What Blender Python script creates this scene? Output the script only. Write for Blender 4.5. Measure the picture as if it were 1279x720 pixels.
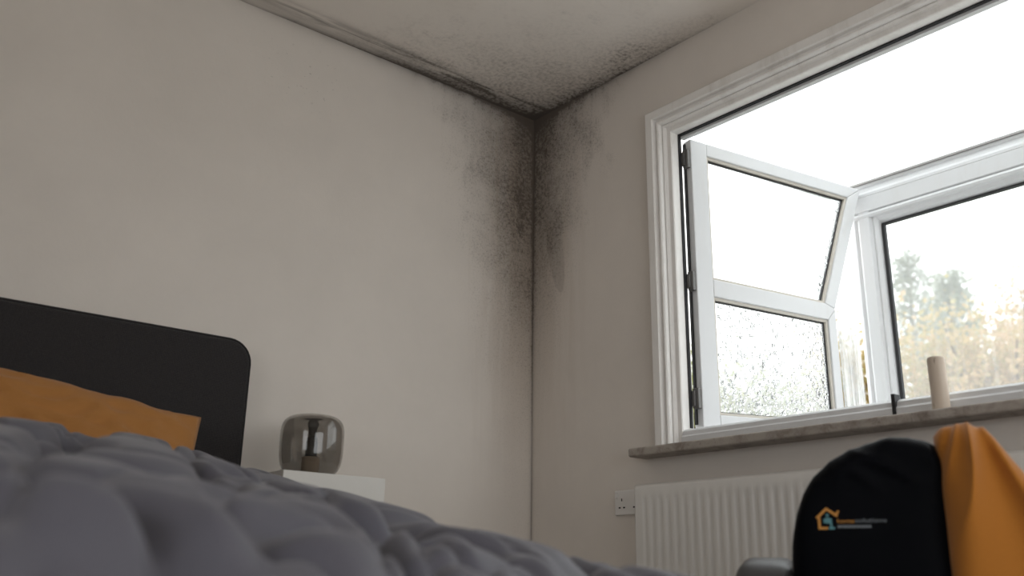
import bpy, bmesh, math, random
from mathutils import Vector, Matrix, noise

random.seed(7)
scene = bpy.context.scene
for o in list(bpy.data.objects):
    bpy.data.objects.remove(o)
C = scene.collection

# ------------------------------------------------------------------ camera
CAM = Vector((-2.598, -2.992, 0.35))
YAW, PITCH, ROLL, FPX = 0.691885, 0.301975, 0.0140024, 1180.834
fw = Vector((math.sin(YAW) * math.cos(PITCH), math.cos(YAW) * math.cos(PITCH), math.sin(PITCH)))
rt = Vector((math.cos(YAW), -math.sin(YAW), 0))
up = rt.cross(fw)
r2 = rt * math.cos(ROLL) + up * math.sin(ROLL)
u2 = -rt * math.sin(ROLL) + up * math.cos(ROLL)
camd = bpy.data.cameras.new('camera')
camd.sensor_width = 36.0
camd.lens = FPX / 1279 * 36
camd.clip_start = 0.02
camd.clip_end = 500
camd.dof.use_dof = True
camd.dof.focus_distance = 3.45
camd.dof.aperture_fstop = 2.0
cam = bpy.data.objects.new('camera', camd)
cam.matrix_world = Matrix(((r2.x, u2.x, -fw.x, CAM.x), (r2.y, u2.y, -fw.y, CAM.y), (r2.z, u2.z, -fw.z, CAM.z), (0, 0, 0, 1)))
C.objects.link(cam)
scene.camera = cam

# ------------------------------------------------------------------ world: even overcast sky
world = bpy.data.worlds.new('overcast_sky')
scene.world = world
world.use_nodes = True
bg = world.node_tree.nodes['Background']
bg.inputs[0].default_value = (0.965, 0.985, 1.0, 1)
bg.inputs[1].default_value = 1.0
scene.view_settings.view_transform = 'Standard'
scene.view_settings.look = 'None'
scene.view_settings.gamma = 1.0
scene.view_settings.use_curve_mapping = False
scene.view_settings.exposure = 1.70


def portal(loc, rot, sx, sy):
    ld = bpy.data.lights.new('window_portal', 'AREA')
    ld.shape = 'RECTANGLE'
    ld.size, ld.size_y = sx, sy
    ld.cycles.is_portal = True
    lo = bpy.data.objects.new('window_portal', ld)
    lo.location = loc
    lo.rotation_euler = rot
    C.objects.link(lo)


# portals only guide sampling of the sky through the window openings
portal((0.095, -1.72, 1.45), (0, math.radians(90), 0), 1.32, 2.0)
portal((-4.45, -2.9, 1.22), (0, math.radians(-90), 0), 1.0, 1.6)
portal((-1.5, -4.65, 1.0), (math.radians(90), 0, 0), 2.5, 1.3)

# ------------------------------------------------------------------ helpers


def mesh_obj(name, bm, mat, parent=None, smooth=False, bevel=0, seg=2):
    me = bpy.data.meshes.new(name)
    bmesh.ops.recalc_face_normals(bm, faces=bm.faces)
    bm.to_mesh(me)
    bm.free()
    return link_mesh(name, me, mat, parent, smooth, bevel, seg)


def link_mesh(name, me, mat, parent=None, smooth=False, bevel=0, seg=2):
    ob = bpy.data.objects.new(name, me)
    if mat and not me.materials:
        me.materials.append(mat)
    C.objects.link(ob)
    if parent:
        ob.parent = parent
    if smooth:
        for p in me.polygons:
            p.use_smooth = True
    if bevel:
        m = ob.modifiers.new('bevel', 'BEVEL')
        m.width = bevel
        m.segments = seg
        m.limit_method = 'ANGLE'
        m.angle_limit = math.radians(35)
    return ob


def box(bm, x0, x1, y0, y1, z0, z1):
    v = [bm.verts.new(p) for p in ((x0, y0, z0), (x1, y0, z0), (x1, y1, z0), (x0, y1, z0),
                                   (x0, y0, z1), (x1, y0, z1), (x1, y1, z1), (x0, y1, z1))]
    for f in ((0, 3, 2, 1), (4, 5, 6, 7), (0, 1, 5, 4), (1, 2, 6, 5), (2, 3, 7, 6), (3, 0, 4, 7)):
        bm.faces.new([v[i] for i in f])
    return v


def box_obj(name, b, mat, parent=None, bevel=0, seg=2):
    bm = bmesh.new()
    box(bm, *b)
    return mesh_obj(name, bm, mat, parent, bevel=bevel, seg=seg)


def prism(bm, pts, fa, fb):
    """solid between two copies of a polygon: fa(p), fb(p) map 2-D points to 3-D"""
    a = [bm.verts.new(fa(p)) for p in pts]
    b = [bm.verts.new(fb(p)) for p in pts]
    n = len(pts)
    bm.faces.new(a[::-1])
    bm.faces.new(b)
    for i in range(n):
        bm.faces.new((a[i], a[(i + 1) % n], b[(i + 1) % n], b[i]))


def lathe(bm, prof, cx=0, cy=0, seg=48, closed_profile=False):
    rings = []
    for r, z in prof:
        if r < 1e-6:
            rings.append([bm.verts.new((cx, cy, z))])
        else:
            rings.append([bm.verts.new((cx + r * math.cos(2 * math.pi * i / seg), cy + r * math.sin(2 * math.pi * i / seg), z)) for i in range(seg)])
    pairs = list(zip(rings[:-1], rings[1:]))
    if closed_profile:
        pairs.append((rings[-1], rings[0]))
    for a, b in pairs:
        for i in range(seg):
            j = (i + 1) % seg
            if len(a) == 1 and len(b) == 1:
                continue
            if len(a) == 1:
                bm.faces.new((a[0], b[i], b[j]))
            elif len(b) == 1:
                bm.faces.new((a[i], a[j], b[0]))
            else:
                bm.faces.new((a[i], a[j], b[j], b[i]))


def tube(bm, pts, rad, seg=8):
    pts = [Vector(p) for p in pts]
    rings = []
    for i, p in enumerate(pts):
        d = (pts[min(i + 1, len(pts) - 1)] - pts[max(i - 1, 0)]).normalized()
        a = d.orthogonal().normalized()
        if rings:
            pa = rings[-1][1]
            a = (pa - d * pa.dot(d)).normalized()
        b = d.cross(a)
        r = rad[i] if isinstance(rad, (list, tuple)) else rad
        rings.append(([bm.verts.new(p + (a * math.cos(2 * math.pi * k / seg) + b * math.sin(2 * math.pi * k / seg)) * r) for k in range(seg)], a))
    for (A, _), (B, _) in zip(rings[:-1], rings[1:]):
        for k in range(seg):
            bm.faces.new((A[k], A[(k + 1) % seg], B[(k + 1) % seg], B[k]))
    bm.faces.new(rings[0][0][::-1])
    bm.faces.new(rings[-1][0])


def empty(name, loc=(0, 0, 0), rz=0):
    o = bpy.data.objects.new(name, None)
    o.empty_display_size = 0.1
    o.location = loc
    o.rotation_euler = (0, 0, rz)
    C.objects.link(o)
    return o


def tag(o, label=None, cat=None, group=None, kind=None):
    if label:
        o['label'] = label
    if cat:
        o['category'] = cat
    if group:
        o['group'] = group
    if kind:
        o['kind'] = kind
    return o


def interp(tab, x):
    if x <= tab[0][0]:
        return tab[0][1]
    for (a, va), (b, vb) in zip(tab[:-1], tab[1:]):
        if x <= b:
            t = (x - a) / (b - a)
            return va + (vb - va) * t
    return tab[-1][1]


def sstep(a, b, x):
    t = max(0.0, min(1.0, (x - a) / (b - a)))
    return t * t * (3 - 2 * t)


# ------------------------------------------------------------------ material helpers
class NT:
    def __init__(self, name):
        self.m = bpy.data.materials.new(name)
        self.m.use_nodes = True
        self.t = self.m.node_tree
        self.b = self.t.nodes['Principled BSDF']
        self.out = self.t.nodes['Material Output']

    def n(self, typ, **kw):
        nd = self.t.nodes.new(typ)
        for k, v in kw.items():
            setattr(nd, k, v)
        return nd

    def link(self, a, b):
        self.t.links.new(a, b)

    def put(self, sock, v):
        if hasattr(v, 'is_output') or isinstance(v, bpy.types.NodeSocket):
            self.link(v, sock)
        else:
            sock.default_value = v

    def math(self, op, a, b=None, c=None, clamp=False):
        nd = self.n('ShaderNodeMath', operation=op)
        nd.use_clamp = clamp
        for i, v in enumerate((a, b, c)):
            if v is not None:
                self.put(nd.inputs[i], v)
        return nd.outputs[0]

    def add(self, *a):
        r = a[0]
        for v in a[1:]:
            r = self.math('ADD', r, v)
        return r

    def mul(self, *a):
        r = a[0]
        for v in a[1:]:
            r = self.math('MULTIPLY', r, v)
        return r

    def sub(self, a, b):
        return self.math('SUBTRACT', a, b)

    def step(self, a, b, x):
        nd = self.n('ShaderNodeMapRange', interpolation_type='SMOOTHSTEP')
        self.put(nd.inputs[0], x)
        self.put(nd.inputs[1], a)
        self.put(nd.inputs[2], b)
        return nd.outputs[0]

    def gauss(self, x, c, w):
        d = self.math('DIVIDE', self.sub(x, c), w)
        return self.math('POWER', 2.71828, self.mul(d, d, -1.0))

    def coords(self, kind='Object'):
        return self.n('ShaderNodeTexCoord').outputs[kind]

    def mapping(self, v, scale=(1, 1, 1), loc=(0, 0, 0), rot=(0, 0, 0)):
        nd = self.n('ShaderNodeMapping')
        self.link(v, nd.inputs[0])
        nd.inputs['Scale'].default_value = scale
        nd.inputs['Location'].default_value = loc
        nd.inputs['Rotation'].default_value = rot
        return nd.outputs[0]

    def noise(self, v, scale, detail=4, rough=0.55, dist=0.0):
        nd = self.n('ShaderNodeTexNoise')
        self.link(v, nd.inputs['Vector'])
        nd.inputs['Scale'].default_value = scale
        nd.inputs['Detail'].default_value = detail
        nd.inputs['Roughness'].default_value = rough
        nd.inputs['Distortion'].default_value = dist
        return nd.outputs[0]

    def voronoi(self, v, scale, feature='F1', out=0, rnd=1.0):
        nd = self.n('ShaderNodeTexVoronoi', feature=feature)
        self.link(v, nd.inputs['Vector'])
        nd.inputs['Scale'].default_value = scale
        nd.inputs['Randomness'].default_value = rnd
        return nd.outputs[out]

    def mix(self, fac, a, b):
        nd = self.n('ShaderNodeMix', data_type='RGBA')
        self.put(nd.inputs[0], fac)
        for s, v in ((nd.inputs[6], a), (nd.inputs[7], b)):
            if isinstance(v, (tuple, list)):
                s.default_value = (v[0], v[1], v[2], 1)
            else:
                self.link(v, s)
        return nd.outputs[2]

    def bump(self, h, strength=0.3, dist=0.01):
        nd = self.n('ShaderNodeBump')
        self.link(h, nd.inputs['Height'])
        nd.inputs['Strength'].default_value = strength
        nd.inputs['Distance'].default_value = dist
        self.link(nd.outputs[0], self.b.inputs['Normal'])
        return nd.outputs[0]

    def set(self, color=None, rough=None, metal=None, **kw):
        if color is not None:
            if isinstance(color, (tuple, list)):
                self.b.inputs['Base Color'].default_value = (color[0], color[1], color[2], 1)
            else:
                self.link(color, self.b.inputs['Base Color'])
        if rough is not None:
            self.put(self.b.inputs['Roughness'], rough)
        if metal is not None:
            self.b.inputs['Metallic'].default_value = metal
        for k, v in kw.items():
            self.b.inputs[k.replace('_', ' ')].default_value = v
        return self.m


def simple(name, col, rough=0.5, metal=0.0, var=0.08, scale=12, bump=0.0, bscale=200, **kw):
    q = NT(name)
    co = q.coords()
    nz = q.noise(co, scale, 5)
    c = q.mix(nz, [x * (1 - var) for x in col], [min(1, x * (1 + var)) for x in col])
    if bump:
        q.bump(q.noise(co, bscale, 3), bump, 0.004)
    return q.set(c, rough, metal, **kw)


PAINT = (0.74, 0.685, 0.63)


def wall_material(name, axis, side):
    """painted plaster with black mould growing out of the ceiling corner.
    axis: object coordinate (0 = x, 1 = y) measured away from the corner"""
    q = NT(name)
    co = q.coords()
    sp = q.n('ShaderNodeSeparateXYZ')
    q.link(co, sp.inputs[0])
    d = q.mul(sp.outputs[axis], -1.0)
    h = q.sub(2.4, sp.outputs[2])
    big = q.noise(co, 2.2, 6, 0.6)
    mid = q.noise(co, 7.0, 8, 0.65, 0.4)
    fine = q.noise(co, 55.0, 6, 0.7)
    spk = q.step(0.50, 0.66, q.noise(co, 120.0, 3, 0.6))
    streak = q.noise(q.mapping(co, (22, 22, 1.6)), 1.0, 5, 0.6, 0.3)
    if side == 'left':
        w = q.math('MAXIMUM', q.math('MULTIPLY_ADD', h, -0.27, 0.60), 0.07)
        reach = 1.75
    else:
        w = q.math('MAXIMUM', q.math('MULTIPLY_ADD', h, -0.36, 0.58), 0.05)
        reach = 1.45
    raw = q.math('SUBTRACT', 1.0, q.math('DIVIDE', d, w))
    hf = q.step(reach, 0.25, h)
    den = q.mul(q.math('MAXIMUM', raw, 0.0), hf)
    big2 = q.noise(co, 3.6, 4, 0.6, 0.6)
    lump = q.add(raw, q.mul(q.sub(big2, 0.5), 1.5), q.mul(q.sub(mid, 0.5), 1.3), q.mul(q.sub(streak, 0.5), 0.7))
    lump = q.mul(lump, hf)
    pert = q.add(q.mul(q.sub(mid, 0.5), 1.0), q.mul(q.sub(streak, 0.5), 0.5))
    soft = q.mul(q.step(0.0, 0.9, den), 0.30)
    body = q.step(0.0, 1.15, lump)
    grain = q.math('MULTIPLY_ADD', q.step(0.38, 0.66, fine), 0.6, 0.4)
    body = q.add(q.mul(body, grain, 0.75), soft)
    # loose speckle further out
    halo = q.mul(q.step(-0.2, 0.5, lump), spk, 0.32)
    halo = q.mul(halo, q.step(-0.5, 0.2, raw))
    # line under the ceiling
    lw = q.math('POWER', 2.718, q.mul(h, -48.0))
    ledge = q.mul(lw, q.step(2.3 if side == 'left' else 1.3, 0.2, d), q.math('MULTIPLY_ADD', mid, 1.1, 0.15))
    # darker haze under the ceiling line
    lw2 = q.mul(q.math('POWER', 2.718, q.mul(h, -11.0)), q.step(1.0 if side == 'left' else 0.9, 0.25, d), 0.45)
    # joint line of the corner, all the way down
    jl = q.mul(q.math('POWER', 2.718, q.mul(d, -150.0)), q.math('MULTIPLY_ADD', streak, 0.9, 0.25))
    tot = q.add(body, halo, ledge, q.mul(lw2, mid, 1.3), jl)
    tot = q.add(tot, q.mul(q.gauss(d, 0.0, 0.02), q.gauss(h, 0.0, 0.03), 1.2))
    if side == 'left':
        blot = q.mul(q.gauss(d, 0.09, 0.035), q.gauss(h, 0.47, 0.12), q.step(0.42, 0.64, mid), grain, 0.8)
        few = q.mul(q.gauss(d, 1.18, 0.16), q.gauss(h, 0.22, 0.12), q.step(0.64, 0.70, q.noise(co, 60, 2)), 0.35)
        tot = q.add(tot, blot, few)
    else:
        # a tongue-shaped run of damp
        tip = q.math('MAXIMUM', q.sub(0.875, h), 0.0)
        tw = q.math('MINIMUM', q.mul(q.math('SQRT', tip), 0.105), 0.06)
        dx = q.math('ABSOLUTE', q.sub(d, q.math('MULTIPLY_ADD', h, 0.16, q.math('MULTIPLY_ADD', mid, 0.03, 0.025))))
        df = q.sub(dx, tw)
        inside = q.mul(q.step(0.012, -0.02, df), q.step(0.885, 0.86, h), q.step(0.30, 0.75, h))
        rim = q.mul(q.gauss(df, 0.0, 0.007), q.step(0.885, 0.865, h), q.step(0.55, 0.78, h))
        tot = q.add(tot, q.mul(inside, 0.24), q.mul(rim, 0.14))
        line = q.mul(q.gauss(h, q.math('MULTIPLY_ADD', d, 0.25, 0.16), 0.012), q.step(0.7, 0.45, d), q.step(0.55, 0.68, mid), 0.25)
        tot = q.add(tot, line)
    tot = q.math('MINIMUM', tot, 1.0)
    # tea-coloured water stain running down by the corner
    tea = q.mul(q.step(0.36, 0.02, q.add(d, q.mul(q.sub(streak, 0.5), 0.45))), q.step(2.0, 0.5, h), 0.68 if side == 'left' else 0.42)
    base = q.mix(q.math('MULTIPLY_ADD', big, 0.8, q.mul(mid, 0.25)), [c * 0.84 for c in PAINT], [c * 1.08 for c in PAINT])
    base = q.mix(tea, base, (0.40, 0.315, 0.235))
    col = q.mix(q.mul(tot, 0.88), base, (0.060, 0.044, 0.033))
    q.bump(q.add(q.mul(mid, 0.6), q.mul(fine, 0.35)), 0.22, 0.006)
    return q.set(col, 0.85)


def ceiling_material():
    q = NT('ceiling_plaster')
    co = q.coords()
    sp = q.n('ShaderNodeSeparateXYZ')
    q.link(co, sp.inputs[0])
    a = q.mul(sp.outputs[0], -1.0)      # from the window wall
    b = q.mul(sp.outputs[1], -1.0)      # from the headboard wall
    mid = q.noise(co, 6.0, 8, 0.65, 0.5)
    big = q.noise(co, 2.5, 5, 0.6)
    fine = q.noise(co, 60.0, 6, 0.7)
    run = q.noise(q.mapping(co, (3, 30, 1)), 1.0, 6, 0.6, 0.6)
    runb = q.noise(q.mapping(co, (30, 4, 1)), 1.0, 6, 0.6, 0.6)
    grain = q.math('MULTIPLY_ADD', q.step(0.40, 0.66, fine), 0.75, 0.25)
    s = q.add(a, b)
    cor = q.step(1.35, 0.1, q.add(s, q.mul(q.sub(mid, 0.5), 1.5)))
    cor = q.add(q.mul(cor, grain, 0.6), q.mul(q.step(1.3, 0.0, s), 0.12))
    patch = q.mul(q.gauss(a, 0.09, 0.08), q.gauss(b, 0.74, 0.16), q.step(0.40, 0.66, mid), grain, 0.8)
    patch2 = q.mul(q.gauss(a, 0.52, 0.14), q.gauss(b, 0.72, 0.16), q.step(0.48, 0.66, mid), grain, 0.55)
    patch3 = q.mul(q.gauss(a, 0.78, 0.12), q.gauss(b, 0.33, 0.12), q.step(0.50, 0.66, mid), grain, 0.45)
    e1 = q.mul(q.math('POWER', 2.718, q.mul(b, -38.0)), q.step(2.4, 0.4, a), q.math('MULTIPLY_ADD', run, 1.4, 0.1))
    e2 = q.mul(q.gauss(b, 0.085, 0.035), q.step(2.2, 0.9, a), q.step(0.36, 0.62, run), 0.62)
    e2h = q.mul(q.step(0.17, 0.04, b), q.step(2.6, 0.6, a), 0.22)
    e3 = q.mul(q.math('POWER', 2.718, q.mul(a, -30.0)), q.step(1.5, 0.5, b), q.math('MULTIPLY_ADD', runb, 1.2, 0.05))
    e4 = q.mul(q.step(0.16, 0.02, a), q.step(1.35, 0.5, b), q.step(0.42, 0.68, mid), grain, 0.4)
    tot = q.math('MINIMUM', q.add(cor, patch, patch2, patch3, e1, e2, e2h, e3, e4), 1.0)
    base = q.mix(q.math('MULTIPLY_ADD', big, 0.7, q.mul(mid, 0.3)), (0.78, 0.725, 0.665), (0.90, 0.85, 0.79))
    col = q.mix(q.mul(tot, 0.92), base, (0.055, 0.041, 0.032))
    q.bump(q.add(q.mul(mid, 0.6), q.mul(fine, 0.4)), 0.3, 0.006)
    return q.set(col, 0.9)


def white_upvc(name, col=(0.78, 0.765, 0.745), dirt=0.5):
    q = NT(name)
    co = q.coords()
    st = q.noise(q.mapping(co, (14, 14, 3)), 1.0, 6, 0.65, 0.5)
    g = q.noise(co, 30, 6, 0.7)
    c = q.mix(q.mul(q.step(0.48, 0.75, st), dirt), col, (0.50, 0.455, 0.40))
    c = q.mix(q.mul(q.step(0.60, 0.75, g), dirt * 0.5), c, (0.33, 0.29, 0.25))
    q.bump(g, 0.05, 0.002)
    return q.set(c, 0.42)


def glass_material(name, film=0.2, streaky=0.0, drops=0.0, drop_scale=150):
    """window glass: see-through, a weak mirror, and a film that scatters light, for condensation and veiling haze"""
    q = NT(name)
    co = q.coords()
    tr = q.n('ShaderNodeBsdfTransparent')
    tr.inputs[0].default_value = (0.97, 0.985, 0.98, 1)
    gl = q.n('ShaderNodeBsdfGlossy')
    gl.inputs['Roughness'].default_value = 0.02
    fr = q.n('ShaderNodeFresnel')
    fr.inputs[0].default_value = 1.3
    m1 = q.n('ShaderNodeMixShader')
    q.link(q.mul(fr.outputs[0], 0.6), m1.inputs[0])
    q.link(tr.outputs[0], m1.inputs[1])
    q.link(gl.outputs[0], m1.inputs[2])
    tl = q.n('ShaderNodeBsdfTranslucent')
    tl.inputs[0].default_value = (0.93, 0.94, 0.94, 1)
    f = film
    if streaky:
        st = q.noise(q.mapping(co, (55, 55, 2.0)), 1.0, 4, 0.6, 0.3)
        f = q.math('MINIMUM', q.math('MULTIPLY_ADD', q.step(0.45, 0.7, st), streaky, film), 0.95)
    if drops:
        v = q.voronoi(co, drop_scale)
        cell = q.step(0.48, 0.30, v)
        f2 = q.math('MULTIPLY_ADD', cell, -drops, drops)
        f = q.math('MINIMUM', q.math('ADD', f, f2), 0.95)
    m2 = q.n('ShaderNodeMixShader')
    q.put(m2.inputs[0], f)
    q.link(m1.outputs[0], m2.inputs[1])
    q.link(tl.outputs[0], m2.inputs[2])
    q.link(m2.outputs[0], q.out.inputs['Surface'])
    q.t.nodes.remove(q.b)
    return q.m


def fabric(name, c1, c2, scale=600, rough=0.9, sheen=0.3, mottled=0.0, bstr=0.35):
    q = NT(name)
    co = q.coords()
    wa = q.n('ShaderNodeTexWave', wave_type='BANDS', bands_direction='X')
    q.link(co, wa.inputs['Vector'])
    wa.inputs['Scale'].default_value = scale / 6
    wa.inputs['Distortion'].default_value = 1.5
    wb = q.n('ShaderNodeTexWave', wave_type='BANDS', bands_direction='Z')
    q.link(co, wb.inputs['Vector'])
    wb.inputs['Scale'].default_value = scale / 6
    wb.inputs['Distortion'].default_value = 1.5
    weave = q.mul(wa.outputs['Fac'], wb.outputs['Fac'])
    nz = q.noise(co, 260, 3, 0.7)
    c = q.mix(q.math('MULTIPLY_ADD', weave, 0.5, q.mul(nz, 0.6)), c1, c2)
    if mottled:
        c = q.mix(q.mul(q.step(0.42, 0.7, q.noise(co, 5, 5)), mottled), c, [x * 1.5 for x in c2])
    q.bump(q.add(weave, nz), bstr, 0.002)
    m = q.set(c, rough)
    q.b.inputs['Sheen Weight'].default_value = sheen
    q.b.inputs['Sheen Roughness'].default_value = 0.5
    return m


M = {}
M['wall_left'] = wall_material('mouldy_plaster_headboard_wall', 0, 'left')
M['wall_window'] = wall_material('mouldy_plaster_window_wall', 1, 'right')
M['ceiling'] = ceiling_material()
M['plain_wall'] = simple('painted_plaster', PAINT, 0.85, var=0.05, scale=3, bump=0.1, bscale=40)
q = NT('oak_floor')
co = q.coords()
M['floor'] = q.set(q.mix(q.noise(q.mapping(co, (2, 30, 1)), 1.0, 6, 0.6, 0.6), (0.50, 0.44, 0.37), (0.62, 0.555, 0.48)), 0.6)
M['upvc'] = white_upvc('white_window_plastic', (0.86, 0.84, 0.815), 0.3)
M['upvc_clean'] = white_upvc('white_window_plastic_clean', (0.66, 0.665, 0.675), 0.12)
M['rubber'] = simple('black_rubber', (0.012, 0.012, 0.014), 0.6)
M['steel'] = simple('grey_steel', (0.42, 0.41, 0.40), 0.35, 0.9)
M['dark_steel'] = simple('dull_hinge_steel', (0.16, 0.155, 0.15), 0.5, 0.6)
M['bead'] = simple('beige_bead', (0.56, 0.52, 0.46), 0.55)
M['roof_glass'] = glass_material('clear_roof_glass', 0.0)
M['fixed_glass'] = glass_material('hazy_fixed_glass', 0.15, 0.05)  # film also whitens the trees behind, standing in for veiling glare
M['upper_glass'] = glass_material('streaked_glass', 0.03, 0.08)
M['wet_glass'] = glass_material('wet_condensed_glass', 0.09, 0.06, 0.16, 170)
M['streak_glass'] = glass_material('dripping_glass', 0.10, 0.3)
q = NT('water')
q.set((1, 1, 1), 0.0, Transmission_Weight=1.0, IOR=1.33)
M['water'] = q.m
q = NT('stained_stone_sill')
co = q.coords()
n1 = q.noise(co, 14, 8, 0.7, 0.5)
n2 = q.noise(co, 70, 5, 0.7)
c = q.mix(q.step(0.38, 0.74, n1), (0.40, 0.36, 0.32), (0.19, 0.155, 0.13))
c = q.mix(q.mul(q.step(0.58, 0.72, n2), 0.45), c, (0.07, 0.055, 0.045))
q.bump(n2, 0.2, 0.003)
M['sill'] = q.set(c, 0.6)
M['radiator'] = simple('radiator_enamel', (0.74, 0.72, 0.69), 0.35, var=0.04)
M['socket'] = simple('socket_plastic', (0.74, 0.72, 0.70), 0.4, var=0.04)
M['hole'] = simple('socket_hole', (0.02, 0.02, 0.02), 0.8)
M['headboard'] = fabric('charcoal_weave', (0.010, 0.009, 0.010), (0.065, 0.060, 0.060), 500, 0.95, 0.12)
M['pillow'] = fabric('ochre_cotton', (0.33, 0.135, 0.028), (0.46, 0.205, 0.050), 1200, 0.85, 0.1, bstr=0.15)
M['duvet'] = fabric('grey_velour', (0.078, 0.077, 0.099), (0.128, 0.126, 0.156), 700, 0.6, 0.15, bstr=0.15)
M['mattress'] = fabric('mattress_ticking', (0.5, 0.49, 0.47), (0.62, 0.6, 0.58), 800)
M['bed_base'] = fabric('bed_base_weave', (0.02, 0.019, 0.02), (0.05, 0.047, 0.047), 800)
M['nightstand'] = simple('white_lacquer', (0.63, 0.61, 0.575), 0.35, var=0.03)
M['oak'] = simple('pale_turned_wood', (0.62, 0.48, 0.35), 0.5, var=0.15, scale=30)
M['black_plastic'] = simple('black_bakelite', (0.012, 0.012, 0.012), 0.35)
q = NT('smoked_glass')
q.set((0.50, 0.485, 0.465), 0.01, Transmission_Weight=1.0, IOR=1.45)
M['smoke'] = q.m
q = NT('bulb_glass')
q.set((0.10, 0.095, 0.09), 0.05, Transmission_Weight=0.6)
M['bulb'] = q.m
M['black_fleece'] = fabric('black_navy_fleece', (0.0012, 0.0014, 0.0020), (0.0040, 0.0048, 0.0075), 900, 0.55, 0.03, bstr=0.2)
M['black_fleece'].node_tree.nodes['Principled BSDF'].inputs['Specular IOR Level'].default_value = 0.05
M['black_fleece'].node_tree.nodes['Principled BSDF'].inputs['Sheen Weight'].default_value = 0.0
M['headboard'].node_tree.nodes['Principled BSDF'].inputs['Specular IOR Level'].default_value = 0.15
M['orange_fleece'] = fabric('amber_fleece', (0.36, 0.125, 0.010), (0.54, 0.205, 0.022), 900, 0.9, 0.15, bstr=0.25)
M['chair'] = simple('dark_grey_leather', (0.055, 0.052, 0.055), 0.38, var=0.1, bump=0.2, bscale=250)
M['chair_leg'] = simple('dark_wood_leg', (0.05, 0.035, 0.025), 0.4)
M['print_orange'] = simple('print_orange', (0.55, 0.25, 0.05), 0.7)
M['print_teal'] = simple('print_teal', (0.09, 0.24, 0.27), 0.7)
M['print_grey'] = simple('print_grey', (0.17, 0.19, 0.21), 0.7)
q = NT('pale_weathered_wood')
co = q.coords()
g = q.noise(q.mapping(co, (60, 60, 6)), 1.0, 6, 0.6, 0.6)
k = q.noise(q.mapping(co, (40, 40, 9)), 1.0, 3)
M['stick'] = q.set(q.mix(q.step(0.62, 0.70, k), q.mix(g, (0.52, 0.42, 0.33), (0.68, 0.60, 0.51)), (0.12, 0.07, 0.04)), 0.7)
M['brick'] = simple('outer_render', (0.55, 0.50, 0.45), 0.9)
M['grass'] = simple('lawn', (0.21, 0.21, 0.17), 0.95, var=0.4, scale=1.5)
M['bark'] = simple('bark', (0.14, 0.10, 0.075), 0.9, var=0.3)


def leaf_material(name, cols):
    q = NT(name)
    co = q.coords()
    n1 = q.noise(co, 1.3, 4, 0.7)
    n2 = q.noise(co, 7.0, 2)
    c = q.mix(q.step(0.35, 0.65, n1), cols[0], cols[1])
    c = q.mix(q.step(0.45, 0.7, n2), c, cols[2])
    df = q.n('ShaderNodeBsdfDiffuse')
    tl = q.n('ShaderNodeBsdfTranslucent')
    q.link(c, df.inputs[0])
    q.link(c, tl.inputs[0])
    mx = q.n('ShaderNodeMixShader')
    mx.inputs[0].default_value = 0.45
    q.link(df.outputs[0], mx.inputs[1])
    q.link(tl.outputs[0], mx.inputs[2])
    q.link(mx.outputs[0], q.out.inputs['Surface'])
    q.t.nodes.remove(q.b)
    return q.m


M['leaf_gold'] = leaf_material('golden_leaves', ((0.46, 0.34, 0.16), (0.36, 0.33, 0.15), (0.52, 0.37, 0.22)))
M['leaf_russet'] = leaf_material('russet_leaves', ((0.44, 0.30, 0.18), (0.50, 0.36, 0.20), (0.36, 0.31, 0.15)))
M['leaf_green'] = leaf_material('sage_leaves', ((0.22, 0.27, 0.13), (0.31, 0.33, 0.16), (0.36, 0.33, 0.17)))
M['leaf_fir'] = leaf_material('grey_fir_needles', ((0.25, 0.28, 0.22), (0.30, 0.32, 0.24), (0.24, 0.27, 0.23)))

# ------------------------------------------------------------------ room shell
RX, RY, RH = -4.4, -4.6, 2.4
WY0, WY1, WZ0, WZ1 = -2.73, -0.735, 0.80, 2.11    # hole for the window


def structure(o, label):
    return tag(o, label, None, None, 'structure')


structure(box_obj('floor', (RX - 0.1, 0.1, RY - 0.1, 0.1, -0.1, 0.0), M['floor']), 'pale wooden bedroom floor')
structure(box_obj('ceiling', (RX - 0.1, 0.1, RY - 0.1, 0.1, RH, RH + 0.12), M['ceiling']), 'off-white ceiling with black mould in the corner')
structure(box_obj('wall_left', (RX - 0.1, 0.1, 0.0, 0.12, 0.0, RH), M['wall_left']), 'pale plaster wall behind the headboard, mouldy by the corner')
bm = bmesh.new()
box(bm, 0, 0.095, RY, WY0, 0, RH)
box(bm, 0, 0.095, WY1, 0.0, 0, RH)
box(bm, 0, 0.095, WY0, WY1, 0, WZ0)
box(bm, 0, 0.095, WY0, WY1, WZ1, RH)
bmesh.ops.remove_doubles(bm, verts=bm.verts, dist=1e-5)
structure(mesh_obj('wall_right', bm, M['wall_window']), 'pale plaster wall around the window, mouldy by the corner')
bm = bmesh.new()
box(bm, RX, -2.75, RY - 0.1, RY, 0, RH)
box(bm, -0.25, 0.0, RY - 0.1, RY, 0, RH)
box(bm, -2.75, -0.25, RY - 0.1, RY, 1.65, RH)
box(bm, -2.75, -0.25, RY - 0.1, RY, 0, 0.35)
structure(mesh_obj('wall_back', bm, M['plain_wall']), 'plain plaster wall behind the camera')
bm = bmesh.new()
box(bm, RX - 0.1, RX, RY, -3.7, 0, RH)
box(bm, RX - 0.1, RX, -2.1, 0, 0, RH)
box(bm, RX - 0.1, RX, -3.7, -2.1, 0, 0.72)
box(bm, RX - 0.1, RX, -3.7, -2.1, 1.72, RH)
structure(mesh_obj('wall_far', bm, M['plain_wall']), 'plain plaster wall opposite the mouldy window wall')
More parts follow.
